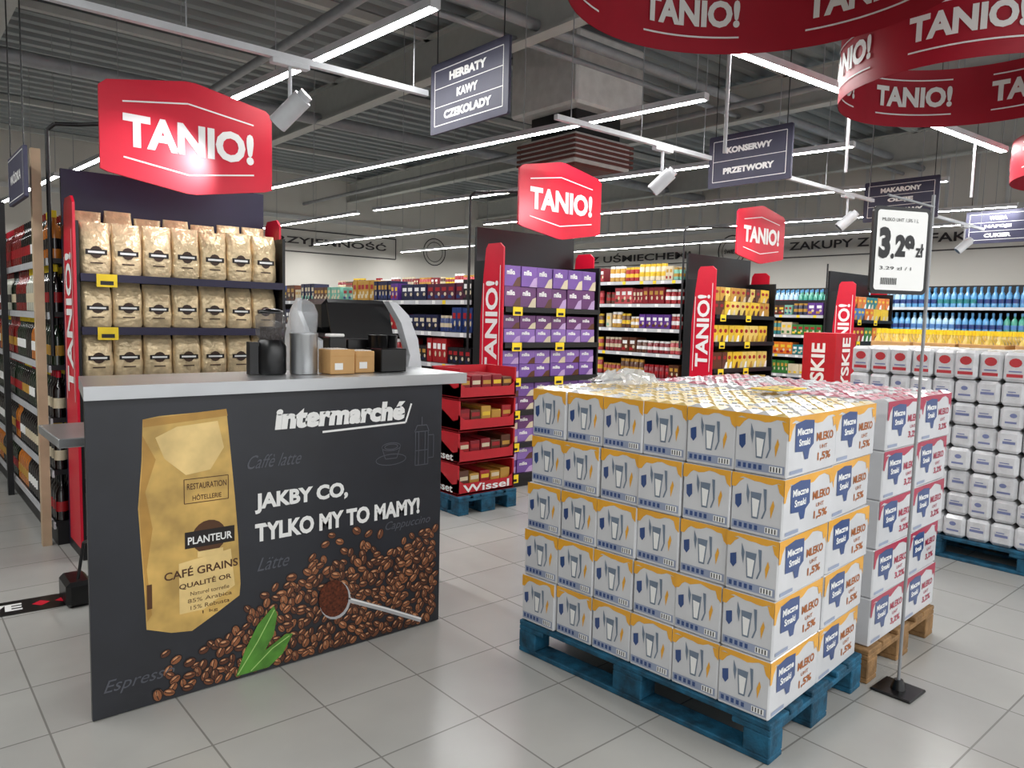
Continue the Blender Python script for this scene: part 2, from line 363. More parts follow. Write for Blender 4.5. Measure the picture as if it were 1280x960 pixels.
# ------------------------------------------------------------------ coffee counter
PW,PH,PX,PY=1.524,1.18,.552,2.93
PB=mat('poster_slate',(36,38,45),.42,var=.12,scale=5,coat=.2)
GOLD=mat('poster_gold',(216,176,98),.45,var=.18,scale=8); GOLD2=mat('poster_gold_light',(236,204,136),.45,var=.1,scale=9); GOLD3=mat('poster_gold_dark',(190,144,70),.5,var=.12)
BROWN=mat('poster_text_brown',(84,52,26),.5); FAINT=mat('poster_chalk',(84,86,94),.5)
BE=[mat('bean_a',(112,66,42),.5),mat('bean_b',(142,88,56),.5),mat('bean_c',(88,50,32),.5)]; BEH=mat('bean_hi',(206,150,108),.5); BED=mat('bean_dark',(26,16,12),.5)
LEAF=mat('poster_leaf',(84,140,52),.5,var=.15,scale=20); LEAF2=mat('poster_leaf_vein',(168,206,120),.5); SPN=mat('poster_spoon',(176,176,178),.5)
root=empty('coffee_counter')
mb=MB(); mb.box(PX,PX+PW,PY,PY+.018,.004,PH,PB); F=FY(PX,PY,0)
def T(s,t): return (s*PW,(1-t)*PH)
def TP(l): return [T(*q) for q in l]
mb.poly(F,TP([(.122,.07),(.16,.062),(.25,.058),(.322,.052),(.332,.2),(.342,.35),(.35,.5),(.355,.66),(.352,.70),(.29,.745),(.23,.785),(.18,.775),(.122,.745),(.118,.6),(.112,.45),(.108,.35),(.118,.2)]),GOLD,.001)
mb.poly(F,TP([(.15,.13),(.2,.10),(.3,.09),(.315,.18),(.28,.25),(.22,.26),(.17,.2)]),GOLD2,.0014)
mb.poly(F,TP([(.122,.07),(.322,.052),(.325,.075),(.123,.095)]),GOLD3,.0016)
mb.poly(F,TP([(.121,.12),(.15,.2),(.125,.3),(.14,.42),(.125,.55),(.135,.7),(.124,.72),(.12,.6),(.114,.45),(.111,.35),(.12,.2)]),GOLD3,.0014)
mb.poly(F,TP([(.2,.55),(.33,.53),(.34,.66),(.26,.72),(.2,.72)]),GOLD2,.0014)
frame(mb,F,T(.215,0)[0],T(.325,0)[0],T(0,.355)[1],T(0,.275)[1],.003,BROWN,.002)
mb.text(F,T(.222,0)[0],T(0,.31)[1],.15,.024,'RESTAURATION',BROWN,.002,.01); mb.text(F,T(.235,0)[0],T(0,.347)[1],.11,.024,'HÔTELLERIE',BROWN,.002,.01)
mb.ell(F,*T(.275,.475),.066,.066,BROWN,.002,0,20); mb.rect(F,T(.215,0)[0],T(.34,0)[0],T(0,.505)[1],T(0,.45)[1],BED,.0024)
mb.text(F,T(.222,0)[0],T(0,.493)[1],.17,.03,'PLANTEUR',WHITE,.003,.02); mb.rect(F,T(.245,0)[0],T(.31,0)[0],T(0,.54)[1],T(0,.52)[1],GOLD2,.003)
mb.text(F,T(.165,0)[0],T(0,.60)[1],.28,.04,'CAFÉ GRAINS',BROWN,.002,.02,0,.03); mb.text(F,T(.2,0)[0],T(0,.64)[1],.2,.028,'QUALITÉ OR',BROWN,.002,.02,0,.03)
for k,(w,t) in enumerate(((.15,'Naturel torrefie'),(.17,'85% Arabica'),(.15,'15% Robusta'),(.06,'1 kg'))): mb.text(F,T(.22,0)[0]+(.17-w)/2,T(0,.665+k*.024)[1],w,.016,t,BROWN,.002)
mb.rect(F,T(.124,0)[0],T(.136,0)[0],T(0,.68)[1],T(0,.60)[1],BROWN,.002)
mb.text(F,T(.45,0)[0],T(0,.137)[1],T(.86,0)[0]-T(.45,0)[0],.09,'intermarché',WHITE,.002,.06,.12)
mb.stroke(F,TP([(.59,.158),(.865,.148),(.885,.075)]),.009,WHITE,.002)
mb.text(F,T(.395,0)[0],T(0,.425)[1],.42,.085,'JAKBY CO,',WHITE,.002,.045); mb.text(F,T(.395,0)[0],T(0,.525)[1],.80,.078,'TYLKO MY TO MAMY!',WHITE,.002,.045)
mb.text(F,T(.37,0)[0],T(0,.265)[1],.23,.055,'Caffè latte',FAINT,.002,0,.4); mb.text(F,T(.79,0)[0],T(0,.58)[1],.25,.05,'Cappuccino',FAINT,.002,0,.4)
mb.text(F,T(.40,0)[0],T(0,.63)[1],.13,.055,'Lätte',FAINT,.002,0,.4); mb.text(F,T(.02,0)[0],T(0,.93)[1],.24,.06,'Espresso',FAINT,.002,0,.4)
cx,cy=T(.925,.25)
for l in ([(-.04,-.09),(.04,-.09),(.04,.07),(-.04,.07),(-.04,-.09)],[(-.045,.07),(-.03,.1),(.03,.1),(.045,.07)],[(0,.1),(0,.14)],[(.04,.05),(.075,.05),(.075,-.06),(.04,-.06)],[(-.04,-.02),(.04,-.02)],[(-.02,-.09),(-.02,.07)],[(.02,-.09),(.02,.07)]):
    mb.stroke(F,[(cx+a*.9,cy+b2) for a,b2 in l],.004,FAINT,.002)
cx,cy=T(.815,.265)
for rx,ry,dy in ((.05,.018,.03),(.035,.012,.03),(.08,.025,-.03)):
    mb.stroke(F,[(cx+rx*math.cos(t),cy+dy+ry*math.sin(t)) for t in [k*math.pi/10 for k in range(21)]],.0035,FAINT,.002)
mb.stroke(F,[(cx-.05,cy+.03),(cx-.03,cy-.025),(cx+.03,cy-.025),(cx+.05,cy+.03)],.0035,FAINT,.002)
def topb(s):
    P=[(.13,.97),(.2,.92),(.28,.85),(.34,.79),(.42,.74),(.5,.70),(.56,.67),(.62,.68),(.7,.67),(.78,.65),(.86,.63),(1.0,.63)]
    for (a,b2),(c,d) in zip(P[:-1],P[1:]):
        if a<=s<=c: return b2+(d-b2)*(s-a)/(c-a)
    return 1
beans=[]
rows=0; t=.56
while t<.985:
    s=.14+(.013 if rows%2 else 0)
    while s<.985:
        ss=s+RU(-.007,.007); tt=t+RU(-.01,.01)
        if tt>topb(min(ss,.99))+RU(-.05,.02) and R()<.96 and not (ss<.37 and tt<.80): beans.append((tt+RU(-.02,.02),ss,min(tt,.978)))
        s+=.0262
    t+=.0235; rows+=1
for s,t in ((.70,.55),(.645,.58),(.66,.62),(.60,.58),(.165,.84),(.17,.90),(.56,.62),(.74,.57),(.68,.63),(.57,.65),(.62,.55),(.72,.61),(.19,.87),(.78,.58)): beans.append((0,s,t))
beans.sort(); off=.0012
for k,(q,s,t) in enumerate(beans):
    x,yv=T(s,t); an=RU(0,math.pi); rl=RU(.019,.025); rs=rl*RU(.62,.78); o=off+k*3e-6
    x=min(max(x,rl+.002),PW-rl-.002); yv=max(yv,.008+rl)
    mb.ell(F,x,yv,rl*1.1,rs*1.16,BED,o,an,10); mb.ell(F,x,yv,rl*.94,rs*.92,random.choice(BE),o+1e-6,an,10)
    mb.ell(F,x-.003,yv+rs*.4,rl*.5,rs*.26,BEH,o+1.6e-6,an,6)
    ca,sa=math.cos(an),math.sin(an); mb.stroke(F,[(x-rl*.8*ca,yv-rl*.8*sa),(x-rs*.15*sa,yv+rs*.15*ca),(x+rl*.8*ca,yv+rl*.8*sa)],.003,BED,o+2e-6)
SO=.005
mb.stroke(F,TP([(.67,.81),(.80,.89),(.93,.975)]),.022,SPN,SO); mb.stroke(F,TP([(.67,.805),(.80,.885),(.93,.97)]),.006,WHITE,SO+.0003)
mb.ell(F,*T(.63,.80),.075,.09,SPN,SO+.0003,.3,20); mb.ell(F,*T(.626,.793),.071,.086,mat('ground_coffee_print',(96,48,28),.9,var=.35,scale=90),SO+.0006,.3,20)
mb.poly(F,TP([(.34,.985),(.365,.90),(.40,.82),(.445,.765),(.455,.80),(.445,.87),(.41,.94),(.37,.985)]),LEAF,SO); mb.stroke(F,TP([(.345,.98),(.40,.88),(.447,.78)]),.004,LEAF2,SO+.0004)
mb.poly(F,TP([(.365,.985),(.42,.92),(.48,.88),(.50,.885),(.47,.95),(.43,.985)]),LEAF,SO+.0006); mb.stroke(F,TP([(.38,.98),(.44,.92),(.49,.89)]),.004,LEAF2,SO+.001)
mb.done('front_panel',root)
mb=MB(); BODY=mat('counter_body',(60,60,64),.6)
mb.box(PX+.10,PX+.12,PY+.02,PY+.36,0.004,PH,BODY); mb.box(PX+PW-.04,PX+PW-.02,PY+.02,PY+.36,0.004,PH,BODY); mb.box(PX+.12,PX+PW-.04,PY+.02,PY+.34,.5,.52,BODY)
mb.done('carcass',root)
mb=MB(); mb.prism([(PX-.012,PY-.05),(PX+PW+.11,PY-.05),(PX+PW+.11,PY+.42),(PX+.06,PY+.42)],STEEL,.049,(Vector((0,0,PH+.05)),X,Y)); mb.done('worktop',root)
TZ=PH+.052
mb=MB(); mb.rbox(.56,2.4,3.5,3.98,.92,.96,.004,STEEL)
for x in (.95,2.36):
    for y in (3.54,3.94): mb.box(x-.02,x+.02,y-.02,y+.02,0,.92,STEELG)
mb.box(.95,2.37,3.53,3.95,.3,.32,STEELG); mb.done('prep_table')
mb=MB(); mb.rbox(.68,.8,4.14,4.36,0,.13,.02,BLACKP); mb.pipe([(.74,4.2,.12),(.78,4.25,.3),(.84,4.0,.4),(.86,3.96,.9)],.008,BLACKP); mb.done('power_box')
mb=MB(); WG=mat('appliance_white',(214,216,220),.25,coat=.6)
mb.rbox(1.8,2.22,3.55,3.95,.962,1.4,.02,BLACKP); mb.rbox(1.8,2.2,3.62,3.95,1.4,1.58,.03,BLACKP)
pr=[(-.05,.0),(.38,0),(.42,.2),(.40,.42),(.33,.56),(.26,.62),(.24,.62),(.24,.55),(.14,.44),(-.02,.40)]
mb.prism([(q[0],q[1]) for q in pr],WG,.025,(Vector((1.775,3.59,.962)),Y,Z))
cw=[(2.02,.962),(2.32,.962),(2.34,1.2),(2.31,1.37),(2.25,1.50),(2.17,1.57),(2.12,1.575),(2.2,1.46),(2.26,1.28),(2.24,1.18),(2.2,1.15),(2.02,1.15)]
mb.prism([(q[0],q[1]) for q in cw],WG,.06,(Vector((0,3.50,0)),X,Z))
mb.prism([(0,0),(.37,0),(.37,.2),(0,.2)],BLACKP,.01,(Vector((1.81,3.545,1.37)),X,Vector((0,.3,.95)).normalized()))
mb.text(FY(1.80,3.545,1.29),0,0,.24,.05,'Saeco',WHITE,.002,.03); mb.box(1.82,2.2,3.535,3.55,1.355,1.37,STEEL)
mb.rbox(1.9,2.2,3.43,3.49,.965,.99,.004,STEEL)
mb.done('espresso_machine')
mb=MB(); GLASS=mat('smoky_plastic',(110,106,106),.1,alpha=.4,coat=.5,var=.02); BEANM=mat('coffee_beans_mass',(38,24,18),.6,bump=1,bscale=120)
cx,cy=1.32,3.16
mb.lathe([(.062,0),(.066,.01),(.066,.12),(.05,.15)],cx,cy,BLACKP,20,z=TZ); mb.lathe([(.045,0),(.045,.05),(.05,.055)],cx,cy,BEANM,18,z=TZ+.15)
mb.lathe([(.048,0),(.062,.02),(.064,.1),(.05,.115)],cx,cy,GLASS,20,z=TZ+.15); mb.lathe([(.052,0),(.052,.012),(.02,.02)],cx,cy,BLACKP,20,z=TZ+.265)
mb.box(cx-.1,cx-.06,cy-.02,cy+.02,TZ,TZ+.14,BLACKP); mb.done('coffee_grinder')
mb=MB(); cx,cy=1.455,3.12
mb.lathe([(.058,0),(.06,.005),(.06,.165),(.062,.17),(.062,.18)],cx,cy,STEEL,28,z=TZ,cap=True)
CLR=mat('clear_plastic',(220,224,228),.12,alpha=.3,coat=.8,var=.02)
mb.lathe([(.055,.18),(.06,.22),(.062,.27),(.045,.31),(.015,.33)],cx,cy,CLR,20,z=TZ); mb.done('steel_canister')
CARD2=mat('kraft_box',(200,156,102),.75,var=.05)
mb=MB(); 
for x0,x1,y0,y1,h in ((1.535,1.655,3.02,3.14,.11),(1.68,1.78,3.06,3.17,.10)):
    mb.rbox(x0,x1,y0,y1,TZ,TZ+h,.003,CARD2); mb.box(x0+.003,x1-.003,y0-.001,y0+.001,TZ+h*.72,TZ+h*.76,CARD); mb.rect(FY(x0,y0,TZ),.02,.06,.02,.05,WHITE,.001)
    for k in range(6): mb.box(x0+.01+k*.015,x0+.012+k*.015,y0+.01,y1-.01,TZ+h,TZ+h+.004,WHITE)
mb.done('stirrer_boxes')
mb=MB(); 
mb.rbox(1.81,1.95,3.05,3.2,TZ,TZ+.11,.004,BLACKP); mb.rbox(1.72,1.86,3.21,3.31,TZ,TZ+.15,.004,BLACKP)
for k in range(4): mb.lathe([(.025,0),(.034,.09),(.036,.092)],1.84+.025*k,3.16-.02*(k%2),BLACKP,14,z=TZ+.08)
mb.rbox(1.62,1.71,3.2,3.27,TZ+.0,TZ+.16,.004,BLACKP); mb.rbox(1.625,1.705,3.21,3.26,TZ+.16,TZ+.175,.004,WHITE)
mb.done('cup_holder_caddy')
# ------------------------------------------------------------------ gondolas
RAILW=mat('price_rail',(196,198,202),.4)
def cc(n,c,**k): return mat('pack_'+n,c,.38,coat=.3,**k)
pal={
 'choc':[cc('blue',(40,60,116)),cc('navy',(26,30,66)),cc('purple',(96,54,140)),cc('red',(160,30,36)),cc('brown',(90,52,34)),cc('cream',(216,202,172)),cc('gold',(190,144,60)),cc('mint',(120,180,160))],
 'blue':[cc('navy',(26,30,66)),cc('blue',(40,60,116)),cc('black',(30,26,30)),cc('brown',(90,52,34)),cc('red',(160,30,36)),cc('navy',(26,30,66)),cc('plum',(80,30,56))],
 'red':[cc('red',(160,30,36)),cc('crimson',(130,20,34)),cc('brown',(90,52,34)),cc('rose',(186,70,76)),cc('crimson',(130,20,34))],
 'mix':[cc('yellow',(232,194,56)),cc('green',(60,120,60)),cc('red',(160,30,36)),cc('orange',(222,120,44)),cc('cream',(216,202,172)),cc('sky',(80,124,180)),cc('teal',(40,120,124))],
 'yel':[cc('yellow',(232,194,56)),cc('gold',(190,144,60)),cc('yellow',(232,194,56)),cc('brown',(90,52,34)),cc('straw',(232,206,110))]}
LBL=[WHITE,cc('cream',(216,202,172)),cc('gold',(190,144,60)),cc('red',(160,30,36)),cc('yellow',(232,194,56))]
def rowX(mb,x,y0,y1,z,hmax,P,depth=.2,pj=.25):
    y=y0
    while y<y1-.1:
        c=random.choice(P); l=random.choice(LBL); w=RU(.055,.12); h=hmax*RU(.6,.98); n=random.randint(2,5); jar=R()<pj
        if jar: w=RU(.07,.09)
        l2=random.choice(P)
        for k in range(n):
            if y+w>y1: break
            xx=x+RU(0,.015)
            if jar:
                rj=w/2-.002; mb.lathe([(rj,0),(rj,h*.75),(rj*.75,h*.82)],xx+rj,y+w/2,c,8,z=z); mb.lathe([(rj*.9,h*.8),(rj*.9,h*.95)],xx+rj,y+w/2,l,8,z=z)
                mb.lathe([(rj*1.02,h*.25),(rj*1.02,h*.5)],xx+rj,y+w/2,l,8,z=z,cap=False)
            else:
                mb.box(xx,xx+depth,y+.002,y+w-.002,z,z+h,c); Fq=FX(xx,y+w-.002,z); ww=w-.004
                mb.rect(Fq,ww*.18,ww*.82,h*.55,h*.78,l,.0015); mb.rect(Fq,ww*.1,ww*.6,h*.1,h*.3,l2,.0015); mb.ell(Fq,ww*.68,h*.35,ww*.18,h*.12,LBL[1],.002,0,8)
            y+=w
def gondola(x0,x1,y0,y1,P,lv,H=1.9,pj=.25):
    mb=MB(); xm=(x0+x1)/2
    mb.box(xm-.03,xm+.03,y0,y1,0,H,BLACK); mb.box(x0+.02,x1-.02,y0,y1,0.0,.12,BLACK)
    y=y0
    while y<=y1: mb.box(xm-.045,xm+.045,y-.015,y+.015,0,H+.05,BLACK); y+=1.25
    for z in lv:
        mb.box(x0+.01,x1-.01,y0,y1,z-.03,z,BLACK); mb.box(x0-.004,x0+.01,y0,y1,z-.045,z-.004,RAILW)
        y=y0+.1
        while y<y1: mb.box(x0-.007,x0-.004,y,y+.05,z-.042,z-.006,YEL if R()<.15 else WHITE); y+=RU(.12,.3)
    mb.done('shelving_gondola')
    mb=MB()
    for a,z in enumerate(lv):
        hm=(lv[a+1]-z-.06) if a+1<len(lv) else .22
        yy=y0
        while yy<y1: rowX(mb,x0+.02,yy+.02,min(yy+1.24,y1),z+.001,min(hm,.25),P if R()<.72 else pal['choc'],.2,pj); yy+=1.25
    mb.done('packaged_groceries')
def endcap(x0,x1,lv,H,back=None,sgx=.03,sign=True):
    mb=MB(); y0,y1=4.9,5.32
    mb.box(x0,x1,y1-.03,y1,0,H,back or BLACK); mb.box(x0,x0+.02,y0+.02,y1-.03,0,2.0,BLACK); mb.box(x1-.02,x1,y0+.02,y1-.03,0,2.0,BLACK)
    mb.box(x0+.02,x1-.02,y0+.02,y1-.03,0,lv[0]-.02,BLACK)
    for z in lv:
        mb.box(x0+.02,x1-.02,y0,y1-.03,z-.025,z,back or BLACK); mb.box(x0+.02,x1-.02,y0-.006,y0,z-.045,z-.002,back or BLACK)
        for q in ((.1,) if x0<3 else (.1,.62)): mb.rect(FY(x0+q,y0-.006,z-.075),.0,.11,0,.075,YEL,.002); mb.rect(FY(x0+q,y0-.006,z-.075),.02,.09,.012,.035,BLACK,.003)
    for sx,sg,ya in ((x0,-1,y0+.0),(x1,1,y0+.12)):
        pts=[(0,.08),(.30,.08),(.30,1.5),(.27,1.85),(.24,2.1),(.21,2.14),(.05,2.14),(0,2.1)]
        O=Vector((sx+(0 if sg>0 else -.014),ya,0)); mb.prism(pts,RED,-.014,(O,Y,Z))
    Ft=(Vector((x0-.017,y0,0)),Z,Y); mb.text(Ft,1.0,.06,.82,.17,'TANIO!',WHITE,.0,.03)
    mb.stroke(Ft,[(.95,.035),(1.95,.035)],.008,WHITE,.0)
    mb.stroke(Ft,[(.95,.26),(1.8,.26)],.008,WHITE,.0)
    cx=(x0+x1)/2+sgx; Yb=4.78
    mb.pipe([(x0-.06,y1,1.2),(x0-.06,y1,2.56),(x0-.02,y1-.02,2.6),(x0+.1,y1-.05,2.61),(cx-.2,Yb+.02,2.6)] if sign else [(x0-.03,y1,1.2),(x0-.03,y1,2.4)],.012,BLACK)
    if sign:
        mb.pipe([(cx-.25,Yb+.02,2.3),(cx-.25,Yb+.02,2.7)],.01,BLACK)
        F=FY(cx,Yb,2.2); mb.prism([(-.5,.09),(-.46,.075),(-.03,.005),(.03,.005),(.46,.075),(.5,.09),(.5,.55),(.46,.585),(.03,.665),(-.03,.665),(-.46,.585),(-.5,.55)],RED,.02,F)
        mb.text(F,-.38,.23,.76,.19,'TANIO!',WHITE,.003,.045)
        mb.stroke(F,[(-.38,.48),(-.02,.535),(.38,.48)],.009,WHITE,.003); mb.stroke(F,[(-.38,.17),(-.02,.115),(.38,.17)],.009,WHITE,.003)
    mb.done('promotional_end_shelf')
EA,EB,EC,ED=(.90,2.16),(4.1,5.32),(7.2,8.5),(10.6,11.9)
lvA=[.12,.47,.78,1.09,1.39,1.70]
endcap(*EA,lvA,2.34,NAVY,-.02)
lvB=[.12,.40,.69,.98,1.29,1.60]
endcap(*EB,lvB,2.3,None,-.07); endcap(*EC,lvB,2.3); endcap(*ED,lvB,2.3,None,0,False)
gl=[.15,.46,.76,1.06,1.36,1.66]
gondola(4.1,5.3,5.36,14,pal['blue'],gl,1.75,.1); gondola(7.2,8.5,5.36,14,pal['red'],[.15,.5,.82,1.12,1.42,1.72,2.0],2.15,.6); gondola(10.6,11.9,5.36,14,pal['mix'],gl)
GB=mat('gold_foil',(230,206,164),.3,.3,var=.14,scale=14,bump=1,bscale=26); GBL=mat('bag_label',(62,40,26),.5)
def bag(mb,cx,cy,z,w,h,d):
    lv=[(0,.92,.9),(.06,1,1),(.3,1.0,1.04),(.55,.98,1.0),(.75,.97,.85),(.88,.95,.5),(.96,.95,.2),(1.0,.95,.14)]
    n=16; vs=[]; ph=RU(0,6)
    for t,a,b2 in lv:
        for k in range(n):
            q=2*math.pi*k/n; c,s=math.cos(q),math.sin(q)
            c=math.copysign(abs(c)**.55,c);s=math.copysign(abs(s)**.5,s)
            vs.append((cx+c*w/2*a*(1+.03*math.sin(ph+t*9)),cy+s*d/2*b2*(1+.04*math.sin(ph+k+t*5)),z+h*t))
    fs=[(i*n+k,i*n+(k+1)%n,(i+1)*n+(k+1)%n,(i+1)*n+k) for i in range(len(lv)-1) for k in range(n)]
    mb.add(vs,fs,GB,None,True); mb.add(vs,[list(range(n)),list(range((len(lv)-1)*n,len(lv)*n))],GB)
    F=FY(cx,cy-d/2*1.1,z); mb.ell(F,0,h*.42,w*.2,h*.12,GBL,.001); mb.rect(F,-w*.34,w*.34,h*.37,h*.47,BED,.002); mb.rect(F,-w*.26,w*.26,h*.40,h*.44,WHITE,.0028)
    mb.rect(F,-w*.2,w*.2,h*.2,h*.225,GBL,.001)
mb=MB()
for k,z in enumerate(lvA):
    hh=.272 if k<5 else .31
    for i in range(7):
        bag(mb,EA[0]+.115+i*.171,5.02+RU(-.012,.012),z+.001,.169,hh*RU(.96,1.03),.11)
        if k==5: bag(mb,EA[0]+.115+i*.171,5.19,z+.001,.165,.38*RU(.95,1.05),.1)
mb.done('coffee_bags')
def capboxes(e,lv,cols,w,name,hs=.22,labelcol=WHITE,bycol=False):
    mb=MB(); n=int((e[1]-e[0]-.06)/w)
    for k,z in enumerate(lv):
        rowc=random.choice(cols)
        for st in range(2 if (k==len(lv)-1 or bycol) else 1):
            h=hs*(.82 if k==len(lv)-1 else (.55 if bycol else 1))
            for i in range(n):
                c=(random.choice(cols) if (i%3==0 or R()<.2) else rowc) if len(cols)>3 else cols[(k+st) % len(cols)]
                if len(cols)>3 and i%3==0: rowc=c
                x=e[0]+.035+i*w; zz=z+.001+st*(h+.002); q=RU(0,.015)
                mb.rbox(x,x+w-.006,4.93+q,5.2,zz,zz+h,.003,c); F=FY(x,4.93+q,zz); W=w-.006
                if bycol:
                    mb.text(F,W*.14,h*.56,W*.5,h*.26,'milka',WHITE,.0015,.04); mb.poly(F,[(W*.5,0),(W,0),(W,h*.5),(W*.78,h*.42)],random.choice([cc('brown',(90,52,34)),cc('lilac',(190,160,206)),cc('cream',(216,202,172))]),.0012)
                else:
                    mb.ell(F,W*.45,h*.66,W*.3,h*.12,labelcol,.0015); mb.poly(F,[(W*.4,0),(W,0),(W,h*.42),(W*.7,h*.36)],random.choice(LBL[:3]+[cc('brown',(90,52,34))]),.0015)
    mb.done(name)
LIL=cc('milka',(118,82,160)); LIL2=cc('milkb',(138,104,178)); LIL3=cc('milkc',(104,58,110))
capboxes(EB,lvB,[LIL,LIL2,LIL3],.19,'chocolate_boxes',.215,WHITE,True)
capboxes(EC,lvB,pal['yel'],.105,'tin_cans_and_boxes',.19,cc('red',(160,30,36)))
capboxes(ED,lvB,pal['mix'],.13,'tin_cans_and_boxes',.2,cc('yellow',(232,194,56)))
# ------------------------------------------------------------------ wine side of first gondola
WOOD=mat('wine_rack_wood',(196,170,140),.6,var=.12,scale=5)
x0=.82; mb=MB(); wl=[.15,.48,.81,1.14,1.47,1.80]
mb.box(1.25,1.3,5.34,12,0,2.2,BLACK); mb.box(x0+.02,1.9,5.34,12,0,.12,BLACK)
mb.box(1.3,1.9,5.34,12,0,1.9,BLACK)
for z in wl: mb.box(x0+.01,1.25,5.1 if z<0 else 5.34,12,z-.03,z,BLACK); mb.box(x0,x0+.012,5.34,12,z-.045,z-.002,RAILW)
mb.box(x0-.06,x0-.01,5.36,5.42,0,2.45,WOOD)
mb.box(x0-.05,x0-.01,7.0,7.05,0,2.3,BLACK)
mb.done('wine_rack')
BC=[mat('glass_green',(24,40,24),.12,coat=1),mat('glass_dark',(22,12,14),.12,coat=1),mat('glass_red',(130,22,20),.15,coat=1),mat('glass_amber',(190,110,40),.15,coat=1),mat('glass_clearish',(196,196,180),.15,coat=1)]
def bottle(mb,cx,cy,z,c,l,cap,h=.29,r=.037,seg=8):
    mb.lathe([(r,0),(r,h*.58),(r*.8,h*.68),(r*.38,h*.76),(r*.36,h)],cx,cy,c,seg,z=z); mb.lathe([(r*1.03,h*.2),(r*1.03,h*.42)],cx,cy,l,seg,z=z,cap=False)
    mb.lathe([(r*.42,h*.86),(r*.42,h*1.01)],cx,cy,cap,seg,z=z)
mb=MB()
for k,z in enumerate(wl):
    y=5.39
    while y<11.5:
        c=BC[random.choice([0,1,1,0,1,3] if k<3 else [2,3,1,0,4,2])]; l=random.choice([LBL[1],LBL[2],LBL[3],WHITE,BC[1]]); cap=random.choice([RED,BLACKP,YEL,BC[2]]); n=random.randint(3,6)
        for q in range(n):
            bottle(mb,x0+.055,y,z+.001,c,l,cap,.29,.037,10); bottle(mb,x0+.14,y+.02,z+.001,c,l,cap,seg=6)
            y+=.082
mb.done('wine_bottles')
# ------------------------------------------------------------------ wall shelving (water)
mb=MB(); sx=14.3
for z in (.12,.56,1.0,1.44,1.88): mb.box(sx,XW-.06,-2,17,z-.04,z,BLACK); mb.box(sx-.006,sx,-2,17,z-.05,z,RAILW)
mb.box(XW-.1,XW-.06,-2,17,0,2.3,BLACK); y=-2
while y<=17: mb.box(sx+.3,XW-.1,y,y+.03,0,2.2,BLACK); y+=1.9
mb.done('wall_shelving')
WB=[mat('water_blue',(86,148,196),.1,coat=1),mat('water_clear',(160,196,220),.1,coat=1),mat('water_green',(70,150,130),.1,coat=1),mat('oil_yellow',(210,178,76),.12,coat=1)]
mb=MB()
for z in (.12,.56,1.0,1.44,1.88):
    y=-1.9
    while y<13:
        c=WB[random.choice([0,0,1,2] if y<9 else [2,3,1])]; l=random.choice([cc('sky',(80,124,180)),cc('blue',(40,60,116)),cc('red',(160,30,36)),WHITE,cc('teal',(40,120,124))]); n=random.randint(4,9)
        for q in range(n):
            if y<16.5: bottle(mb,sx+.08,y,z+.001,c,l,WB[0],.34 if z<1.8 else .33,.05,6); bottle(mb,sx+.2,y+.03,z+.001,c,l,WB[0],.34 if z<1.8 else .35,.05,6)
            y+=.105
mb.done('water_bottles')
# ------------------------------------------------------------------ hanging category signs
SG=mat('sign_slate',(56,56,78),.5)
def hang(x,ya,lines):
    mb=MB(); w,h,z0=.82,.46,2.73
    F=FX(x,ya,z0); mb.prism(rr(w,h,.015),SG,.02,F)
    frame(mb,F,.05,w-.05,.05,h-.05,.006,WHITE,.002)
    n=len(lines); st=(h-.1)/n
    for k,t in enumerate(lines):
        ww=min(.56,.056*len(t)); zc=h-.05-st*(k+.5)
        mb.text(F,(w-ww)/2,zc-.028,ww,.056,t,WHITE,.002,.06)
        if k<n-1: mb.stroke(F,[(.05,zc-st/2),(w-.05,zc-st/2)],.005,WHITE,.002)
    for u in (.06,w-.06): mb.tube((x+.01,ya-u,z0+h),(x+.01,ya-u,ZC-.001),.004,BLACK,5)
    mb.done('hanging_aisle_sign')
hang(2.95,4.35,['HERBATY','KAWY','CZEKOLADY']); hang(5.9,4.16,['KONSERWY','PRZETWORY']); hang(8.97,4.12,['MAKARONY','OLEJE','PRZYPRAWY']); hang(12.1,4.06,['WODA','NAPOJE','CUKIER'])
mb=MB(); Fw=FX(.66,5.5,2.1); mb.prism(rr(.6,.28,.01),SG,.02,Fw); frame(mb,Fw,.02,.58,.02,.26,.005,WHITE,.002); mb.text(Fw,.1,.11,.4,.07,'WÓDKA',WHITE,.002,.03)
for u in (.05,.55): mb.tube((.67,5.5-u,2.38),(.67,5.5-u,ZC-.001),.004,BLACK,5)
mb.done('hanging_aisle_sign')
# ------------------------------------------------------------------ ring banners
def ringb(cx,cy,rad,z0,h,ph0,cnt,ph1):
    mb=MB(); n=72
    for rr_ in (rad,rad-.004):
        vs=[(cx+rr_*math.cos(2*math.pi*k/n),cy+rr_*math.sin(2*math.pi*k/n),z) for z in (z0,z0+h) for k in range(n)]
        mb.add(vs,[(k,(k+1)%n,n+(k+1)%n,n+k) for k in range(n)],REDD,None,True)
    for k in range(cnt):
        for ins in (True,False):
            ph=(ph0 if ins else ph1)+k*2*math.pi/cnt
            rq=rad-.004 if ins else rad
            mb.cyltext((cx,cy),rq,ph,z0+h*.34,.53,h*.36,'TANIO!',WHITE,ins,.045)
            for zz in (.2,.8):
                vs=[]
                for j in range(9):
                    t=ph+(j/8-.5)*.53/rad; q=rq+(-.006 if ins else .006)
                    vs+=[(cx+q*math.cos(t),cy+q*math.sin(t),z0+h*zz),(cx+q*math.cos(t),cy+q*math.sin(t),z0+h*zz+.009)]
                mb.add(vs,[(2*j,2*j+2,2*j+3,2*j+1) for j in range(8)],WHITE)
    for k in range(4):
        t=k*math.pi/2+.4; mb.tube((cx+rad*math.cos(t),cy+rad*math.sin(t),z0+h),(cx+rad*math.cos(t),cy+rad*math.sin(t),ZC-.001),.003,STEELG,5)
    mb.done('ring_banner')
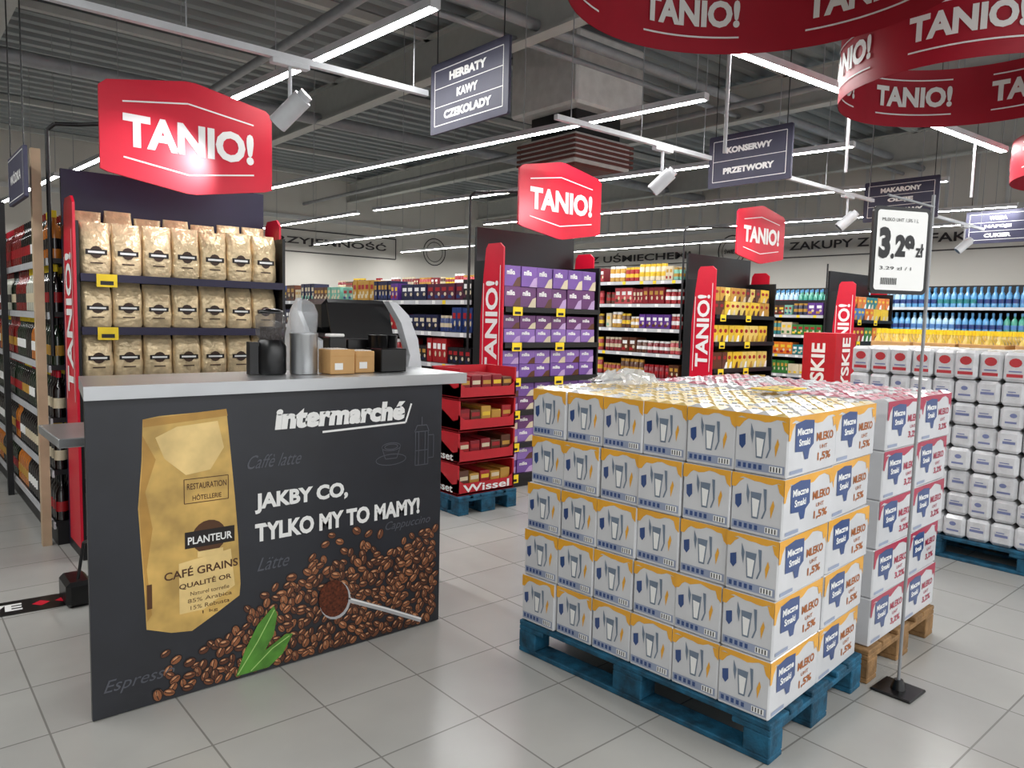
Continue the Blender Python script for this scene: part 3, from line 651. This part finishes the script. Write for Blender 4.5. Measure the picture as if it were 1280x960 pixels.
ringb(2.85,1.78,.82,2.9,.38,1.02,6,.5); ringb(5.0,1.7,.73,2.88,.38,.85,6,3.40); ringb(8.3,1.5,.9,2.85,.36,.9,6,.5)
# ------------------------------------------------------------------ red chocolate display
mb=MB(); RC=mat('display_red',(186,26,40),.5,var=.05)
M0=TR(3.30,4.42,0,0); pallet('blue_quarter_pallet',M0,.42,.58,PBLUE)
for k in range(4):
    z=.146+k*.245
    mb.rbox(3.31,3.87,4.45,4.82,z,z+.02,.003,RC); mb.box(3.31,3.325,4.45,4.82,z+.02,z+.235,RC); mb.box(3.855,3.87,4.45,4.82,z+.02,z+.235,RC); mb.box(3.31,3.87,4.805,4.82,z+.02,z+.235,RC)
    mb.prism([(0,0),(.56,0),(.56,.13),(.5,.09),(.06,.09),(0,.13)],RC,.008,FY(3.31,4.45,z)); mb.prism([(0,0),(.37,0),(.37,.1),(.3,.08),(.0,.235)],RC,.006,FX(3.31,4.82,z))
    if k<1: mb.text(FY(3.36,4.45,z),0,.02,.46,.06,'Wissel',WHITE,.002,.02)
    if k<2: mb.text(FX(3.31,4.80,z),.05,.02,.24,.05,'asset',WHITE,.003,.02)
    for i in range(5):
        c=random.choice([cc('gold',(190,144,60)),cc('crimson',(130,20,34)),cc('brown',(90,52,34)),cc('red',(160,30,36)),cc('crimson',(130,20,34))])
        mb.rbox(3.335+i*.103,3.43+i*.103,4.47,4.78,z+.022,z+RU(.15,.19),.004,c); mb.rect(FY(3.335+i*.103,4.47,z+.1),.01,.085,.01,.04,random.choice(LBL[1:]),.002)
mb.done('cardboard_chocolate_display')
mb=MB(); mb.rbox(8.45,8.95,4.1,4.5,.0,1.42,.005,RC)
mb.text((Vector((8.45,4.1,0)),Z,Y),.55,.12,.75,.17,'TYSKIE',WHITE,.003,.03)
mb.text((Vector((8.95,4.1,0)),Z,-X),.62,.14,.75,.2,'TYSKIE',WHITE,.003,.03)
mb.done('beer_display_pillar')
# ------------------------------------------------------------------ white wrapped packs stacks
PKW=mat('sugar_pack_white',(216,217,220),.3,coat=.8,var=.06,scale=20,bump=.7,bscale=24); PB2=mat('pack_blue_print',(122,130,172),.4); PR2=mat('pack_red_print',(196,60,66),.4)
def packs(M,ny,nl,name):
    mb=MB(); z=.146
    for l in range(nl):
        tall=l>=nl-1; h=.19 if tall else .148
        for i in range(3):
            for j in range(ny):
                y=.0+j*.135+RU(-.003,.003); x=.02+i*.255+RU(-.012,.012)
                mb.rbox(x,x+.25,y,y+.131,z,z+h-.002-RU(0,.006),.02,PKW,M)
                if i==0:
                    o=M@Vector((x-.001,y+.128,z)); F=(o,-(M.to_3x3()@Y),Z); s=RU(.8,1.3)
                    if tall: mb.ell(F,.064,.12,.035,.028,PR2,.001); mb.rect(F,.02,.108,.03,.05,PR2,.001); mb.rect(F,.03,.1,.062,.07,PB2,.001)
                    elif (l+j)%3:
                        mb.rect(F,.025*s,.1,.06,.076,PB2,.001); mb.rect(F,.03*s,.08,.084,.09,PB2,.001)
                    else: mb.ell(F,.06*s,.09,.02,.014,PR2 if R()<.25 else PB2,.001); mb.rect(F,.025*s,.095,.04,.052,PB2,.001)
                if j==0:
                    o=M@Vector((x,y-.001,z)); F=(o,(M.to_3x3()@X),Z); mb.ell(F,.08,.08,.03,.02,PB2,.001); mb.rect(F,.13,.22,.04,.09,CG,.001)
        z+=h
    mb.done(name)
pallet('blue_pallet',TR(5.3,.02,0,0),1.2,.8,PBLUE); pallet('blue_pallet',TR(5.3,1.25,0,0),1.2,.8,PBLUE)
packs(TR(5.3,.02,0,0),9,8,'wrapped_sugar_packs'); packs(TR(5.3,1.25,0,0),9,8,'wrapped_sugar_packs')
pallet('wooden_pallet',TR(7.6,.9,0,0),1.2,.8,PWOOD); pallet('wooden_pallet',TR(7.6,2.15,0,0),1.2,.8,PWOOD)
mb=MB()
for y0 in (.92,1.32,1.72,2.17,2.57,2.97):
    for x0_ in (7.62,8.0):
        for l in range(4): 
            z=.146+l*.34; mb.rbox(x0_,x0_+.36,y0,y0+.37,z,z+.2,.004,CARD)
            for i in range(4):
                for j in range(4): 
                    if x0_<7.9 and i<2 or l==3: bottle(mb,x0_+.05+i*.088,y0+.05+j*.09,z+.02,WB[3],WHITE if l%2 else YEL,YEL,.30,.04,6)
mb.done('oil_bottle_cartons')
mb=MB(); a=math.radians(-5); F=FZ(-.35,4.30,.002,a); mb.rect(F,0,1.13,0,.2,BLACKP,.001); mb.text(F,.5,.05,.36,.1,'OWE',WHITE,.002,.04)
for q in (.9,1.0): mb.poly(F,[(q,.1),(q+.04,.06),(q+.08,.1),(q+.04,.14)],RED,.002)
mb.done('floor_sticker')
# ------------------------------------------------------------------ world
w=bpy.data.worlds.new('world'); scene.world=w; w.use_nodes=True; bg=w.node_tree.nodes['Background']; bg.inputs[0].default_value=(.97,.985,1,1); bg.inputs[1].default_value=1.35
